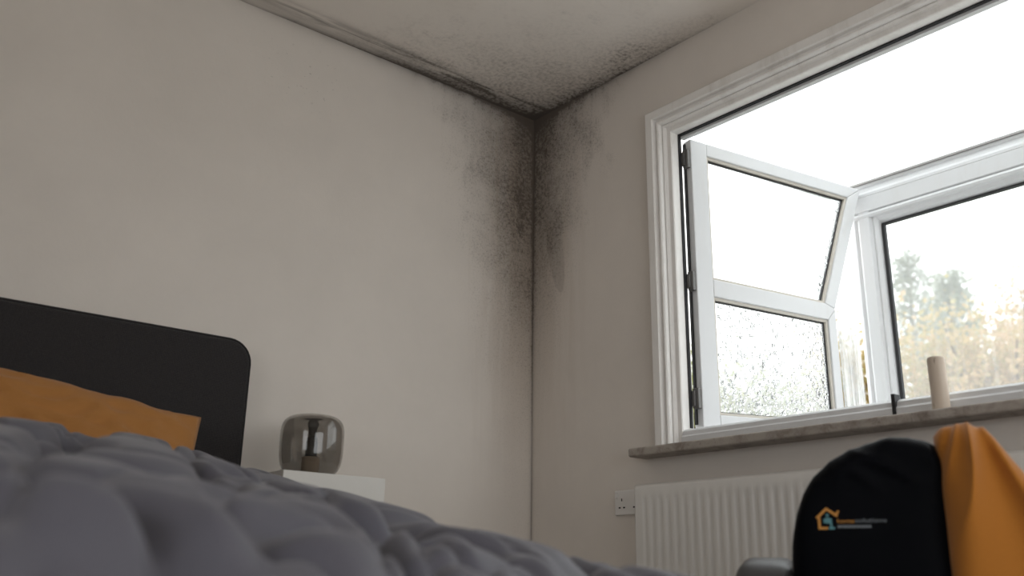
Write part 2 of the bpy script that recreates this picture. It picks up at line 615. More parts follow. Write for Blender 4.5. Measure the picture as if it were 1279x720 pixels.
for nm, b in (('baseboard_left', (-0.96, -0.014, -0.014, 0.0, 0, 0.11)), ('baseboard_right', (-0.014, 0.0, RY, 0.0, 0, 0.11))):
    structure(box_obj(nm, b, M['upvc_clean'], bevel=0.004), 'white painted skirting board')

# unseen windows added in two walls to let in fill daylight
w2 = structure(empty('fill_window_2', (RX - 0.05, -2.9, 0.72)), 'added unseen window in the opposite wall, for fill daylight')
bm = bmesh.new()
for b in ((-0.03, 0.03, -0.8, -0.75, 0, 1.0), (-0.03, 0.03, 0.75, 0.8, 0, 1.0), (-0.03, 0.03, -0.75, 0.75, 0, 0.05), (-0.03, 0.03, -0.75, 0.75, 0.95, 1.0)):
    box(bm, *b)
mesh_obj('frame', bm, M['upvc_clean'], w2)
w3 = structure(empty('fill_window_3', (-1.5, RY - 0.05, 0.35)), 'wide added window behind the camera, for fill daylight')  # also added out of view, its head kept low to leave upper walls dim
for x in (-1.25, 1.20):
    box_obj('stile', (x, x + 0.05, -0.03, 0.03, 0.0, 1.3), M['upvc_clean'], w3)
for z in (0.0, 1.25):
    box_obj('rail', (-1.20, 1.20, -0.03, 0.03, z, z + 0.05), M['upvc_clean'], w3)

# ------------------------------------------------------------------ the window
win = structure(empty('window_1', (0, -1.72, 0.815)), 'white projecting window with a swung-open side sash')
WO = Vector((0, 1.72, -0.815))      # parts are drawn in room coordinates and shifted back


def wpart(name, bm, mat, parent=None, **kw):
    o = mesh_obj(name, bm, mat, parent or win, **kw)
    if parent is None or parent is win:
        o.location = WO
    return o


CA = -0.705          # outer edge of the casing
CR = -2.76
CT = 2.143
SILL = 0.815
casing_prof = [(0, 0.0), (0, -0.026), (0.006, -0.032), (0.036, -0.032), (0.041, -0.026), (0.043, -0.014), (0.048, -0.014), (0.052, -0.020),
               (0.058, -0.022), (0.063, -0.018), (0.066, -0.010), (0.066, 0.0)]
frame_prof = [(0.050, 0.001), (0.064, 0.001), (0.070, -0.004), (0.076, 0.002), (0.080, 0.010), (0.096, 0.010), (0.099, 0.014), (0.101, 0.050), (0.101, 0.070), (0.050, 0.070)]


def jamb(prof, name, mat):
    bm = bmesh.new()
    prism(bm, prof, lambda p: (p[1], CA - p[0], SILL), lambda p: (p[1], CA - p[0], CT - p[0]))
    wpart(name, bm, mat)
    bm = bmesh.new()
    prism(bm, prof, lambda p: (p[1], CR + p[0], SILL), lambda p: (p[1], CR + p[0], CT - p[0]))
    wpart(name, bm, mat)


def head(prof, name, mat):
    bm = bmesh.new()
    prism(bm, prof, lambda p: (p[1], CA - p[0], CT - p[0]), lambda p: (p[1], CR + p[0], CT - p[0]))
    wpart(name, bm, mat)


jamb(casing_prof, 'jamb_casing', M['upvc'])
head(casing_prof, 'head_casing', M['upvc'])
jamb(frame_prof, 'jamb_frame', M['upvc'])
head(frame_prof, 'head_frame', M['upvc'])
# seals on the inner edge
bm = bmesh.new()
box(bm, 0.048, 0.060, CA - 0.106, CA - 0.101, 0.885, CT - 0.101)
wpart('seal', bm, M['rubber'])
bm = bmesh.new()
box(bm, 0.048, 0.060, CR + 0.101, CA - 0.101, CT - 0.107, CT - 0.101)
wpart('seal', bm, M['rubber'])
# slim outer stop beyond the seal
bm = bmesh.new()
box(bm, 0.062, 0.085, CR + 0.101, CA - 0.101, CT - 0.116, CT - 0.101)
wpart('head_stop', bm, M['upvc_clean'], bevel=0.002)
# bottom rail
rail_prof = [(0.0, SILL), (0.0, 0.848), (0.006, 0.854), (0.010, 0.868), (0.022, 0.876), (0.070, 0.883), (0.070, SILL)]
bm = bmesh.new()
prism(bm, rail_prof, lambda p: (p[0], CA - 0.1005, p[1]), lambda p: (p[0], CR + 0.1005, p[1]))
wpart('bottom_rail', bm, M['upvc_clean'])
# front frame of the projecting bay, parallel to the wall and about a metre outside it
FX = 1.04
MY0, MY1 = -1.066, -0.928
FR = CR + 0.06
mull = [(0.07, MY1), (0.030, MY1), (0.022, MY1 - 0.006), (0.016, MY1 - 0.022), (0.022, MY1 - 0.034), (0.010, MY1 - 0.044), (0.002, MY1 - 0.052),
        (0.002, MY0 + 0.040), (0.010, MY0 + 0.034), (0.016, MY0 + 0.030), (0.012, MY0 + 0.020), (0.024, MY0 + 0.008), (0.044, MY0), (0.07, MY0)]
bm = bmesh.new()
prism(bm, mull, lambda p: (FX + p[0], p[1], 0.82), lambda p: (FX + p[0], p[1], 2.002))
wpart('mullion', bm, M['upvc_clean'])
trans = [(0.075, 2.052), (0.014, 2.052), (0.014, 2.042), (0.020, 2.036), (0.012, 2.016), (0.004, 2.008), (0.000, 2.002), (0.000, 1.990), (0.002, 1.988), (0.000, 1.986),
         (0.000, 1.922), (0.010, 1.917), (0.000, 1.911), (-0.004, 1.902), (0.000, 1.893), (0.018, 1.888), (0.026, 1.874), (0.044, 1.860), (0.075, 1.860)]
bm = bmesh.new()
prism(bm, trans, lambda p: (FX + p[0], MY1 - 0.03, p[1]), lambda p: (FX + p[0], FR, p[1]))
wpart('transom', bm, M['upvc_clean'])
bm = bmesh.new()
prism(bm, [(MY1 - 0.03, 2.003), (MY1 - 0.03, 2.052), (MY1 + 0.020, 2.052), (MY1 + 0.002, 2.003)], lambda p: (FX + 0.012, p[0], p[1]), lambda p: (FX + 0.075, p[0], p[1]))
wpart('corner_block', bm, M['upvc_clean'])
bm = bmesh.new()
box(bm, FX + 0.006, FX + 0.08, FR, MY1 + 0.022, 2.0525, 2.062)
wpart('roof_seal', bm, M['steel'])
bm = bmesh.new()
box(bm, FX + 0.034, FX + 0.050, FR, MY0, 1.852, 1.860)
wpart('pane_seal', bm, M['rubber'])
bm = bmesh.new()
box(bm, FX + 0.030, FX + 0.046, MY0 - 0.014, MY0 - 0.001, 0.90, 1.852)
wpart('pane_seal', bm, M['rubber'])
front_rail = [(0.0, 0.822), (0.0, 1.03), (0.010, 1.045), (0.044, 1.060), (0.07, 1.060), (0.07, 0.822)]
bm = bmesh.new()
prism(bm, front_rail, lambda p: (FX + p[0], MY0, p[1]), lambda p: (FX + p[0], FR, p[1]))
wpart('front_rail', bm, M['upvc_clean'])
bm = bmesh.new()
box(bm, FX + 0.052, FX + 0.056, FR, MY0 + 0.002, 1.05, 1.865)
tag(wpart('fixed_pane', bm, M['fixed_glass']), 'hazy fixed pane of the bay front')
# clear glass roof and outer ledge of the bay
bm = bmesh.new()
prism(bm, [(0.087, 2.105), (FX + 0.09, 2.064), (FX + 0.09, 2.070), (0.087, 2.111)], lambda p: (p[0], CA - 0.06, p[1]), lambda p: (p[0], FR, p[1]))
tag(wpart('roof_pane', bm, M['roof_glass']), 'clear glass top of the bay')
bm = bmesh.new()
box(bm, 0.097, FX + 0.12, FR - 0.04, -0.60, 0.78, 0.815)
wpart('outer_ledge', bm, M['upvc_clean'], bevel=0.004)
# right side of the bay, out of view
for b in ((0.10, 0.16, 0.82, 2.05), (0.97, 1.03, 0.82, 2.05), (0.16, 0.97, 0.82, 0.89), (0.16, 0.97, 1.98, 2.05)):
    bm = bmesh.new()
    box(bm, b[0], b[1], FR, FR + 0.05, b[2], b[3])
    wpart('side_frame', bm, M['upvc_clean'])
bm = bmesh.new()
box(bm, 0.155, 0.975, FR + 0.022, FR + 0.027, 0.885, 1.985)
wpart('side_pane', bm, M['fixed_glass'])
# black piece modelled as the pane seal's reflection in the inner rail
bm = bmesh.new()
prism(bm, [(-0.003, -1.601), (-0.003, -1.612), (0.030, -1.612), (0.030, -1.601)], lambda p: (p[0], p[1], 0.816), lambda p: (p[0], p[1] + (p[1] + 1.6) * 0, 0.890))
wpart('seal_reflection', bm, M['rubber'])
# narrow streaked strip of glass between the open sash and the mullion
bm = bmesh.new()
prism(bm, [(0.812, -0.970), (0.812, -0.966), (1.045, -0.924), (1.045, -0.928)], lambda p: (p[0], p[1], 0.84), lambda p: (p[0], p[1], 1.42 + (p[0] - 0.81) * 1.0))
tag(wpart('corner_pane', bm, M['streak_glass']), 'narrow strip of glass with water running down')

# sash, opened 80 degrees outward; sash coordinates: s along its width, z up, n thickness
SA = math.radians(80)
SD = Vector((math.sin(SA), -math.cos(SA), 0))
SN = Vector((math.cos(SA), math.sin(SA), 0))       # away from the room's eye
SO = Vector((0.080, -0.842, 0))


def S3(s, z, n):
    return SO + SD * s + SN * n + Vector((0, 0, z))


def sprism(bm, pts, n0, n1):
    prism(bm, pts, lambda p: S3(p[0], p[1], n0), lambda p: S3(p[0], p[1], n1))


sash = empty('sash')
sash.parent = win
sash.location = WO
sash['label'] = 'white casement sash swung open with a clear and a wet pane'
ST = 0.046
sash_members = (
    ('stile', [(0, 0.888), (0.082, 0.888), (0.082, 2.022), (0, 2.022)]),
    ('top_rail', [(0.082, 1.968), (0.8775, 1.968), (0.962, 2.022), (0.082, 2.022)]),
    ('middle_rail', [(0.082, 1.388), (0.690, 1.388), (0.735, 1.440), (0.681, 1.457), (0.082, 1.457)]),
    ('stile', [(0.690, 0.960), (0.735, 0.888), (0.735, 1.440), (0.690, 1.388)]),
    ('slanted_stile', [(0.681, 1.457), (0.735, 1.440), (0.962, 2.022), (0.8775, 1.968)]),
    ('bottom_rail', [(0.082, 0.888), (0.735, 0.888), (0.690, 0.960), (0.082, 0.940)]),
)
for nm, pts in sash_members:
    bm = bmesh.new()
    sprism(bm, pts, 0, ST)
    mesh_obj(nm, bm, M['upvc_clean'], sash, bevel=0.004)
# the beads and dark spacer bars just inside the members


def inset(pts, d):
    cx = sum(p[0] for p in pts) / len(pts)
    cz = sum(p[1] for p in pts) / len(pts)
    out = []
    n = len(pts)
    for i in range(n):
        a, b, c = Vector(pts[i - 1]), Vector(pts[i]), Vector(pts[(i + 1) % n])
        e1, e2 = (b - a).normalized(), (c - b).normalized()
        n1, n2 = Vector((-e1.y, e1.x)), Vector((-e2.y, e2.x))
        m = (n1 + n2).normalized()
        k = d / max(0.3, m.dot(n1))
        out.append((b.x + m.x * k, b.y + m.y * k))
    return out


upper = [(0.082, 1.457), (0.681, 1.457), (0.8775, 1.968), (0.082, 1.968)]
lower = [(0.082, 0.940), (0.690, 0.960), (0.690, 1.388), (0.082, 1.388)]
for pts, glass, nm in ((upper, 'upper_glass', 'upper_pane'), (lower, 'wet_glass', 'lower_pane')):
    for d0, d1, n0, n1, mt, name in ((0.0, 0.010, 0.008, 0.026, 'bead', 'glazing_bead'), (0.010, 0.014, 0.018, 0.030, 'rubber', 'spacer')):
        o_, i_ = inset(pts, d0), inset(pts, d1)
        bm = bmesh.new()
        for i in range(4):
            j = (i + 1) % 4
            sprism(bm, [o_[i], o_[j], i_[j], i_[i]], n0, n1)
        mesh_obj(name, bm, M[mt], sash)
    bm = bmesh.new()
    sprism(bm, inset(pts, 0.004), 0.022, 0.026)
    p_ = mesh_obj(nm, bm, M[glass], sash)
    p_['label'] = 'streaked upper pane of the open sash' if nm == 'upper_pane' else 'lower pane of the open sash covered in water droplets'
# droplets on the lower pane and along the slanted edge of the upper one
bm = bmesh.new()
rnd = random.Random(3)


def droplet(s, z, r, stretch):
    tmpl = []
    n = 7
    for ring, (rr, hh) in enumerate(((1.0, 0.0), (0.75, 0.45))):
        tmpl.append([bm.verts.new(S3(s + r * rr * math.cos(2 * math.pi * k / n), z + r * rr * stretch * math.sin(2 * math.pi * k / n), 0.0220 - r * hh)) for k in range(n)])
    top = bm.verts.new(S3(s, z, 0.0220 - r * 0.62))
    for k in range(n):
        j = (k + 1) % n
        bm.faces.new((tmpl[0][k], tmpl[0][j], tmpl[1][j], tmpl[1][k]))
        bm.faces.new((tmpl[1][k], tmpl[1][j], top))
    bm.faces.new(tmpl[0][::-1])


lo_in = inset(lower, 0.018)
for i in range(1900):
    s = rnd.uniform(0.102, 0.670)
    z = rnd.uniform(0.955, 1.372)
    f = 1 - 0.45 * (z - 0.95) / 0.42
    if rnd.random() > f + 0.15:
        continue
    r = rnd.choice((0.0022, 0.0028, 0.0034, 0.0042, 0.0055)) * (0.7 + 0.5 * f)
    droplet(s, z, r, rnd.uniform(0.9, 1.5))
for i in range(130):
    t = rnd.random()
    droplet(0.664 + 0.19 * t - abs(rnd.gauss(0, 0.010)), 1.475 + 0.475 * t, rnd.uniform(0.002, 0.0045), 1.2)
d_ = mesh_obj('water_droplets', bm, M['water'], sash, smooth=True)
tag(d_, 'beads of water on the glass', None, None, 'stuff')
# friction hinges on the hinge side
for z0 in (1.90, 1.40, 0.955):
    bm = bmesh.new()
    box(bm, 0.064, 0.082, -0.838, -0.812, z0, z0 + 0.075)
    box(bm, 0.058, 0.070, -0.826, -0.807, z0 + 0.01, z0 + 0.065)
    mesh_obj('hinge', bm, M['dark_steel'], sash, bevel=0.002)
bm = bmesh.new()
sprism(bm, [(-0.006, 0.90), (0.0, 0.90), (0.0, 2.01), (-0.006, 2.01)], 0.028, 0.040)
mesh_obj('edge_seal', bm, M['rubber'], sash)

# window sill board
bm = bmesh.new()
prism(bm, [(0.0, 0.784), (-0.086, 0.784), (-0.091, 0.788), (-0.092, 0.810), (-0.088, 0.815), (0.0, 0.815)],
      lambda p: (p[0], -0.633, p[1]), lambda p: (p[0], -2.83, p[1]))
sill = mesh_obj('window_sill', bm, M['sill'], None, bevel=0.003)
tag(sill, 'stained greyish window sill board under the window', 'window sill')

# ------------------------------------------------------------------ radiator
RYA, RYB, RT, RB = -0.664, -2.30, 0.684, 0.13
rad = empty('radiator', (-0.06, (RYA + RYB) / 2, 0))
tag(rad, 'white ribbed panel radiator on the wall below the window', 'radiator')
RO = Vector((0.06, -(RYA + RYB) / 2, 0))


def rpart(name, bm, mat, **kw):
    o = mesh_obj(name, bm, mat, rad, **kw)
    o.location = RO
    return o


bm = bmesh.new()
pitch = 0.0355
zl = [RB, RB + 0.012, RB + 0.045, RB + 0.075, RT - 0.072, RT - 0.046, RT - 0.012, RT]
amp = [0, 0, 0, 1, 1, 0, 0, 0]
back = [0.006, 0, 0, 0, 0, 0, 0, 0.006]
cols = []
ny = int((RYA - RYB) / pitch * 10)
for i in range(ny + 1):
    y = RYA + (RYB - RYA) * i / ny
    ph = ((RYA - y - 0.03) / pitch) % 1.0
    prof = sstep(0.12, 0.32, ph) - sstep(0.62, 0.82, ph)
    if y > RYA - 0.03 or y < RYB + 0.03:
        prof = 0
    cols.append([bm.verts.new((-0.096 + b + 0.005 * prof * a, y, z)) for z, a, b in zip(zl, amp, back)])
for A, B in zip(cols[:-1], cols[1:]):
    for k in range(len(zl) - 1):
        bm.faces.new((A[k], A[k + 1], B[k + 1], B[k]))
fp_ = rpart('front_panel', bm, M['radiator'], smooth=True)
sm_ = fp_.modifiers.new('solid', 'SOLIDIFY')
sm_.thickness = 0.0015
sm_.offset = 0
for ya, yb in ((RYA + 0.002, RYA - 0.002), (RYB + 0.002, RYB - 0.002)):
    bm = bmesh.new()
    box(bm, -0.090, -0.025, min(ya, yb), max(ya, yb), RB + 0.01, RT - 0.006)
    rpart('side_panel', bm, M['radiator'], bevel=0.001)
bm = bmesh.new()
box(bm, -0.032, -0.027, RYB + 0.006, RYA - 0.006, RB + 0.01, RT - 0.01)
rpart('rear_panel', bm, M['radiator'])
bm = bmesh.new()
y = RYB + 0.02
while y < RYA - 0.02:
    box(bm, -0.086, -0.032, y, y + 0.006, RT - 0.008, RT - 0.004)
    y += 0.014
box(bm, -0.089, -0.084, RYB + 0.004, RYA - 0.004, RT - 0.010, RT - 0.003)
box(bm, -0.036, -0.031, RYB + 0.004, RYA - 0.004, RT - 0.010, RT - 0.003)
rpart('top_grille', bm, M['radiator'])['kind'] = 'stuff'
for y in (RYA - 0.3, RYB + 0.3):
    bm = bmesh.new()
    box(bm, -0.028, -0.001, y - 0.02, y + 0.02, RB + 0.1, RT - 0.05)
    rpart('wall_bracket', bm, M['radiator'])
bm = bmesh.new()
tube(bm, [(-0.06, RYA + 0.002, 0.16), (-0.06, RYA + 0.05, 0.16), (-0.06, RYA + 0.055, 0.15), (-0.06, RYA + 0.055, 0.0)], 0.0085, 10)
rpart('pipe', bm, M['steel'], smooth=True)

# ------------------------------------------------------------------ wall socket
so = empty('wall_socket', (-0.001, -0.556, 0.635))
tag(so, 'white plastic wall socket left of the radiator', 'socket')
box_obj('plate', (-0.010, 0.0, -0.073, 0.073, -0.045, 0.045), M['socket'], so, bevel=0.004)
for cy in (-0.036, 0.036):
    for a, b, w, hh in ((0, 0.016, 0.004, 0.010), (0.011, -0.012, 0.009, 0.005), (-0.011, -0.012, 0.009, 0.005)):
        box_obj('pin_hole', (-0.0108, -0.0095, cy + a - w / 2, cy + a + w / 2, b - hh / 2 - 0.006, b + hh / 2 - 0.006), M['hole'], so)
    box_obj('switch', (-0.014, -0.009, cy - 0.007 + (0.024 if cy > 0 else -0.024), cy + 0.007 + (0.024 if cy > 0 else -0.024), 0.014, 0.034), M['socket'], so, bevel=0.002)

# ------------------------------------------------------------------ bed
BX0, BX1, BYF = -2.95, -1.34, -2.03
bed = empty('bed', ((BX0 + BX1) / 2, -1.05, 0))
tag(bed, 'bed with a charcoal fabric headboard against the mouldy wall', 'bed')
BO = Vector((-(BX0 + BX1) / 2, 1.05, 0))
# headboard: rounded top corners
HX0, HX1, HT, HR = -2.98, -1.312, 1.098, 0.075
pts = [(HX0, 0.10), (HX1 - 0.004, 0.10)]
for k in range(9):
    a = math.radians(90 * k / 8)
    pts.append((HX1 - HR + HR * math.cos(a), HT - HR + HR * math.sin(a)))
for k in range(9):
    a = math.radians(90 + 90 * k / 8)
    pts.append((HX0 + HR + HR * math.cos(a), HT - HR + HR * math.sin(a)))
bm = bmesh.new()
prism(bm, pts, lambda p: (p[0], -0.095, p[1]), lambda p: (p[0], -0.006, p[1]))
hb = mesh_obj('headboard', bm, M['headboard'], bed, bevel=0.012, seg=3)
hb.location = BO
bm = bmesh.new()
path = [(p[0] + (0.001 if p[0] > -2 else -0.001), -0.088, p[1] + (0.001 if p[1] > 1 else 0)) for p in pts[1:]]
tube(bm, path, 0.0042, 8)
pp = mesh_obj('piping', bm, M['headboard'], hb, smooth=True)
bm = bmesh.new()
box(bm, BX0 + 0.03, BX1 - 0.03, BYF + 0.04, -0.10, 0.05, 0.16)
o = mesh_obj('bed_base', bm, M['bed_base'], bed, bevel=0.01)
o.location = BO
bm = bmesh.new()
box(bm, BX0 + 0.02, BX1 - 0.04, BYF + 0.05, -0.105, 0.162, 0.335)
o = mesh_obj('mattress', bm, M['mattress'], bed, bevel=0.04, seg=4)
o.location = BO
for x in (BX0 + 0.12, BX1 - 0.12):
    for y in (-0.2, BYF + 0.15):
        bm = bmesh.new()
        lathe(bm, [(0, 0), (0.02, 0), (0.028, 0.052), (0, 0.052)], x, y, 16)
        o = mesh_obj('leg', bm, M['chair_leg'], bed)
        o.location = BO

# duvet: a crumpled thick cover, piled up towards the pillow
HG_Y = (-.4, -.6, -.8, -1.0, -1.2, -1.4, -1.6, -1.8, -1.95, -2.08)
HG = {     # height of the fold tops over the bed, by x
    -3.05: (0.7, 0.7, 0.683, 0.654, 0.615, 0.57, 0.529, 0.493, 0.468, 0.453),
    -2.7: (0.7, 0.7, 0.677, 0.647, 0.608, 0.562, 0.521, 0.484, 0.459, 0.443),
    -2.4: (0.7, 0.7, 0.673, 0.643, 0.604, 0.558, 0.517, 0.48, 0.455, 0.44),
    -2.2: (0.7, 0.698, 0.668, 0.638, 0.599, 0.555, 0.515, 0.476, 0.448, 0.426),
    -2.05: (0.7, 0.695, 0.666, 0.637, 0.597, 0.549, 0.503, 0.456, 0.429, 0.409),
    -1.9: (0.7, 0.694, 0.661, 0.628, 0.585, 0.529, 0.486, 0.446, 0.418, 0.398),
    -1.75: (0.7, 0.682, 0.645, 0.6, 0.557, 0.515, 0.474, 0.434, 0.408, 0.388),
    -1.6: (0.7, 0.655, 0.611, 0.574, 0.534, 0.496, 0.454, 0.419, 0.394, 0.373),
    -1.45: (0.663, 0.626, 0.588, 0.548, 0.509, 0.468, 0.432, 0.399, 0.376, 0.358),
    -1.3: (0.641, 0.601, 0.562, 0.523, 0.482, 0.446, 0.413, 0.381, 0.36, 0.346),
}
HX = sorted(HG)


def duvet_base(x, y):
    def col(k):
        return interp([(-yy, v) for yy, v in zip(HG_Y, HG[k])], -y)
    if x <= HX[0]:
        return col(HX[0])
    for a, b in zip(HX[:-1], HX[1:]):
        if x <= b:
            t = (x - a) / (b - a)
            return col(a) * (1 - t) + col(b) * t
    return col(HX[-1])


def ridged(p):
    return 1.0 - min(1.0, abs(noise.noise(p)) * 2.4)


def folds(x, y):
    wx = noise.noise(Vector((x * 2.1, y * 2.1, 3.7)))
    wy = noise.noise(Vector((x * 2.1, y * 2.1, 9.1)))
    # long folds run from the pillow towards the foot, a little crosswise
    a = math.radians(-12)
    u = x * math.cos(a) + y * math.sin(a) + 0.12 * wx
    v = -x * math.sin(a) + y * math.cos(a) + 0.10 * wy
    # rounded puffs with narrow creases between them; 0 at the fold tops
    def crease(p, w):
        n_ = noise.noise(p) / w
        return math.exp(-n_ * n_) * 0.65 + 0.35 * math.exp(-abs(n_))
    c1 = crease(Vector((u * 4.6, v * 1.7, 0.4)), 0.13)
    c2 = crease(Vector((u * 2.6 + 5, v * 4.4, 2.2)), 0.11)
    c3 = crease(Vector((u * 8 + 3, v * 4.5, 6.2)), 0.10)
    low = max(0.0, noise.noise(Vector((x * 2.3, y * 2.3, 7.0))))
    return -(0.080 * c1 + 0.054 * c2 + 0.028 * c3 + 0.026 * low)


bm = bmesh.new()
NX, NYD = 190, 200
X0, X1, Y0, Y1 = -3.10, -1.245, -0.36, -2.17
gridv = []
for i in range(NX + 1):
    col = []
    for j in range(NYD + 1):
        # edge strips get extra resolution by easing
        x = X0 + (X1 - X0) * i / NX
        y = Y0 + (Y1 - Y0) * j / NYD
        z = duvet_base(x, y)
        e = min(sstep(-3.10, -2.98, x), 1.0)
        amp_ = (1.0 - 0.45 * sstep(-1.0, -0.5, y)) * (1.0 - 0.6 * sstep(-1.75, -1.4, x))
        zz = z + folds(x, y) * amp_ + 0.003
        # falls over the bed edges
        dr = max(0.0, x - (-1.365)) / 0.12
        df = max(0.0, -2.03 - y) / 0.14
        dl = max(0.0, -3.0 - x) / 0.1
        dd = math.sqrt(dr * dr + df * df + dl * dl)
        if dd > 0:
            t = min(1.0, dd)
            zz = 0.10 + (zz - 0.10) * math.sqrt(max(0.0, 1 - t * t)) if t < 1 else 0.10
        hd = max(0.0, y + 0.44) / 0.08       # tucks in under the pillow
        zz = zz - 0.16 * hd * hd
        wob = 0.006 * noise.noise(Vector((x * 9, y * 9, zz * 8)))
        col.append(bm.verts.new((x + wob, y + wob * 0.7, max(zz, 0.10))))
    gridv.append(col)
for i in range(NX):
    for j in range(NYD):
        bm.faces.new((gridv[i][j], gridv[i + 1][j], gridv[i + 1][j + 1], gridv[i][j + 1]))
bmesh.ops.recalc_face_normals(bm, faces=bm.faces)
me = bpy.data.meshes.new('duvet')
bm.to_mesh(me)
bm.free()
duvet = link_mesh('duvet', me, M['duvet'], None, smooth=True)
sm = duvet.modifiers.new('solid', 'SOLIDIFY')
sm.thickness = 0.02
sm.offset = -1
tag(duvet, 'crumpled grey velour duvet spread over the bed', 'duvet')

# pillow
PW, PH, PT = 0.40, 0.27, 0.095
bm = bmesh.new()
N = 44
sheets = []
for sgn in (1, -1):
    g = []
    for i in range(N + 1):
        row = []
        for j in range(N + 1):
            a = -1 + 2 * i / N
            b = -1 + 2 * j / N
            prof = max(0.0, (1 - abs(a) ** 2.6)) ** 0.55 * max(0.0, (1 - abs(b) ** 2.6)) ** 0.55
            pin = 1 - 0.045 * (1 - a * a) * abs(b) ** 3
            pin2 = 1 - 0.045 * (1 - b * b) * abs(a) ** 3
            wr = 0.012 * noise.noise(Vector((a * 4, b * 7, sgn * 3))) + 0.022 * ridged(Vector((a * 3.0 + b * 2 + 3, b * 5 - a * 2, sgn))) ** 1.5 - 0.008
            if i in (0, N) or j in (0, N):
                t = 0.0
            else:
                t = sgn * (PT * prof + wr * prof)
            row.append((a * PW * pin2, t, b * PH * pin + 0.006 * noise.noise(Vector((a * 4, b * 4, 1.3)))))
        g.append(row)
    sheets.append(g)
vs = {}


def pv(s, i, j):
    key = (0 if (i in (0, N) or j in (0, N)) else s, i, j)
    if key not in vs:
        vs[key] = bm.verts.new(sheets[s][i][j])
    return vs[key]


for s in (0, 1):
    for i in range(N):
        for j in range(N):
            bm.faces.new((pv(s, i, j), pv(s, i + 1, j), pv(s, i + 1, j + 1), pv(s, i, j + 1)))
pil = mesh_obj('pillow', bm, M['pillow'], None, smooth=True)
pil.location = (-1.925, -0.285, 0.615)
pil.rotation_euler = (math.radians(-20), math.radians(7.6), math.radians(0))
tag(pil, 'ochre orange pillow leaning on the charcoal headboard', 'pillow')

# ------------------------------------------------------------------ nightstand and lamp
NX0, NX1, NYF, NT_ = -1.335 + 0.03, -0.950, -0.385, 0.660
ns = empty('nightstand', ((NX0 + NX1) / 2, (NYF - 0.01) / 2, 0))
tag(ns, 'plain white nightstand beside the headboard', 'nightstand')
nx = (NX1 - NX0) / 2
ny_ = (-0.012 - NYF) / 2
bm = bmesh.new()
box(bm, -nx, nx, -ny_ + 0.020, ny_, 0.10, NT_)
box(bm, -nx, nx, -ny_, -ny_ + 0.020, 0.572, NT_)
bmesh.ops.remove_doubles(bm, verts=bm.verts, dist=1e-5)
mesh_obj('body', bm, M['nightstand'], ns, bevel=0.002)
for z0, z1 in ((0.115, 0.34), (0.346, 0.568)):
    d = box_obj('drawer', (-nx + 0.004, nx - 0.004, -ny_ + 0.001, -ny_ + 0.0195, z0, z1), M['nightstand'], ns, bevel=0.002)
    bm = bmesh.new()
    lathe(bm, [(0, 0), (0.006, 0), (0.006, 0.012), (0.013, 0.016), (0.013, 0.022), (0, 0.024)], 0, 0, 20)
    bmesh.ops.rotate(bm, verts=bm.verts, cent=(0, 0, 0), matrix=Matrix.Rotation(math.radians(90), 3, 'X'))
    bmesh.ops.translate(bm, verts=bm.verts, vec=(0, -ny_ + 0.001, z0 + 0.07))
    mesh_obj('knob', bm, M['steel'], d, smooth=True)
for sx in (-1, 1):
    for sy in (-1, 1):
        bm = bmesh.new()
        lathe(bm, [(0, 0), (0.012, 0), (0.018, 0.1), (0, 0.1)], sx * (nx - 0.04), sy * (ny_ - 0.04), 16)
        mesh_obj('leg', bm, M['nightstand'], ns)

lamp = empty('table_lamp', (-1.135, -0.225, NT_))
tag(lamp, 'round smoked glass table lamp on the nightstand', 'lamp')


def lamp_prof(shrink, zoff):
    R_, H_ = 0.107 - shrink, 0.198
    pr = [(0.015, 0.0 + zoff), (0.055, 0.0 + zoff)]
    for k in range(1, 33):
        t = k / 32
        # flattened superellipse, wider at two thirds of the height
        a = -math.pi / 2 * 0.80 + t * math.pi * 0.899
        cz = math.sin(a)
        cr = math.cos(a)
        e = 0.46
        r = R_ * (abs(cr) ** e) * (0.955 + 0.045 * cz)
        z = 0.100 + (0.100 - shrink) * math.copysign(abs(cz) ** (e + 0.12), cz)
        pr.append((r, max(z, zoff)))
    return pr


outer = lamp_prof(0, 0.0)
inner = lamp_prof(0.0055, 0.004)
bm = bmesh.new()
prof = outer[:]
prof += inner[::-1]
rr = []
lathe(bm, prof, 0, 0, 64, closed_profile=True)
shade = mesh_obj('glass_shade', bm, M['smoke'], lamp, smooth=True)
shade['label'] = 'smoked glass shade'
bm = bmesh.new()
lathe(bm, [(0, 0.0045), (0.027, 0.0045), (0.028, 0.008), (0.028, 0.062), (0.026, 0.065), (0, 0.065)], 0, 0, 40)
mesh_obj('wooden_base', bm, M['oak'], lamp, smooth=False, bevel=0.001)
bm = bmesh.new()
lathe(bm, [(0, 0.0652), (0.019, 0.0652), (0.019, 0.115), (0.0165, 0.118), (0.0165, 0.128), (0, 0.128)], 0, 0, 32)
mesh_obj('bulb_socket', bm, M['black_plastic'], lamp, smooth=False)
bm = bmesh.new()
lathe(bm, [(0, 0.1285), (0.012, 0.1285), (0.013, 0.150), (0.016, 0.162), (0.019, 0.172), (0.016, 0.183), (0.008, 0.188), (0, 0.189)], 0, 0, 28)
mesh_obj('bulb', bm, M['bulb'], lamp, smooth=True)

# ------------------------------------------------------------------ turned wooden stick on the sill
bm = bmesh.new()
lathe(bm, [(0, 0), (0.0225, 0), (0.0235, 0.003), (0.0235, 0.148), (0.0215, 0.152), (0, 0.152)], 0, 0, 32)
st = mesh_obj('wooden_cylinder', bm, M['stick'], None, bevel=0.001)
st.location = (-0.035, -1.762, 0.8155)
tag(st, 'short pale wooden cylinder standing on the window sill', 'wood piece')

# ------------------------------------------------------------------ armchair with two garments over its back
CH = Vector((-0.700, -1.905, 0))
CHR = math.radians(-63)
chair = empty('armchair', CH, CHR)
tag(chair, 'dark grey leather armchair in front of the radiator', 'chair')
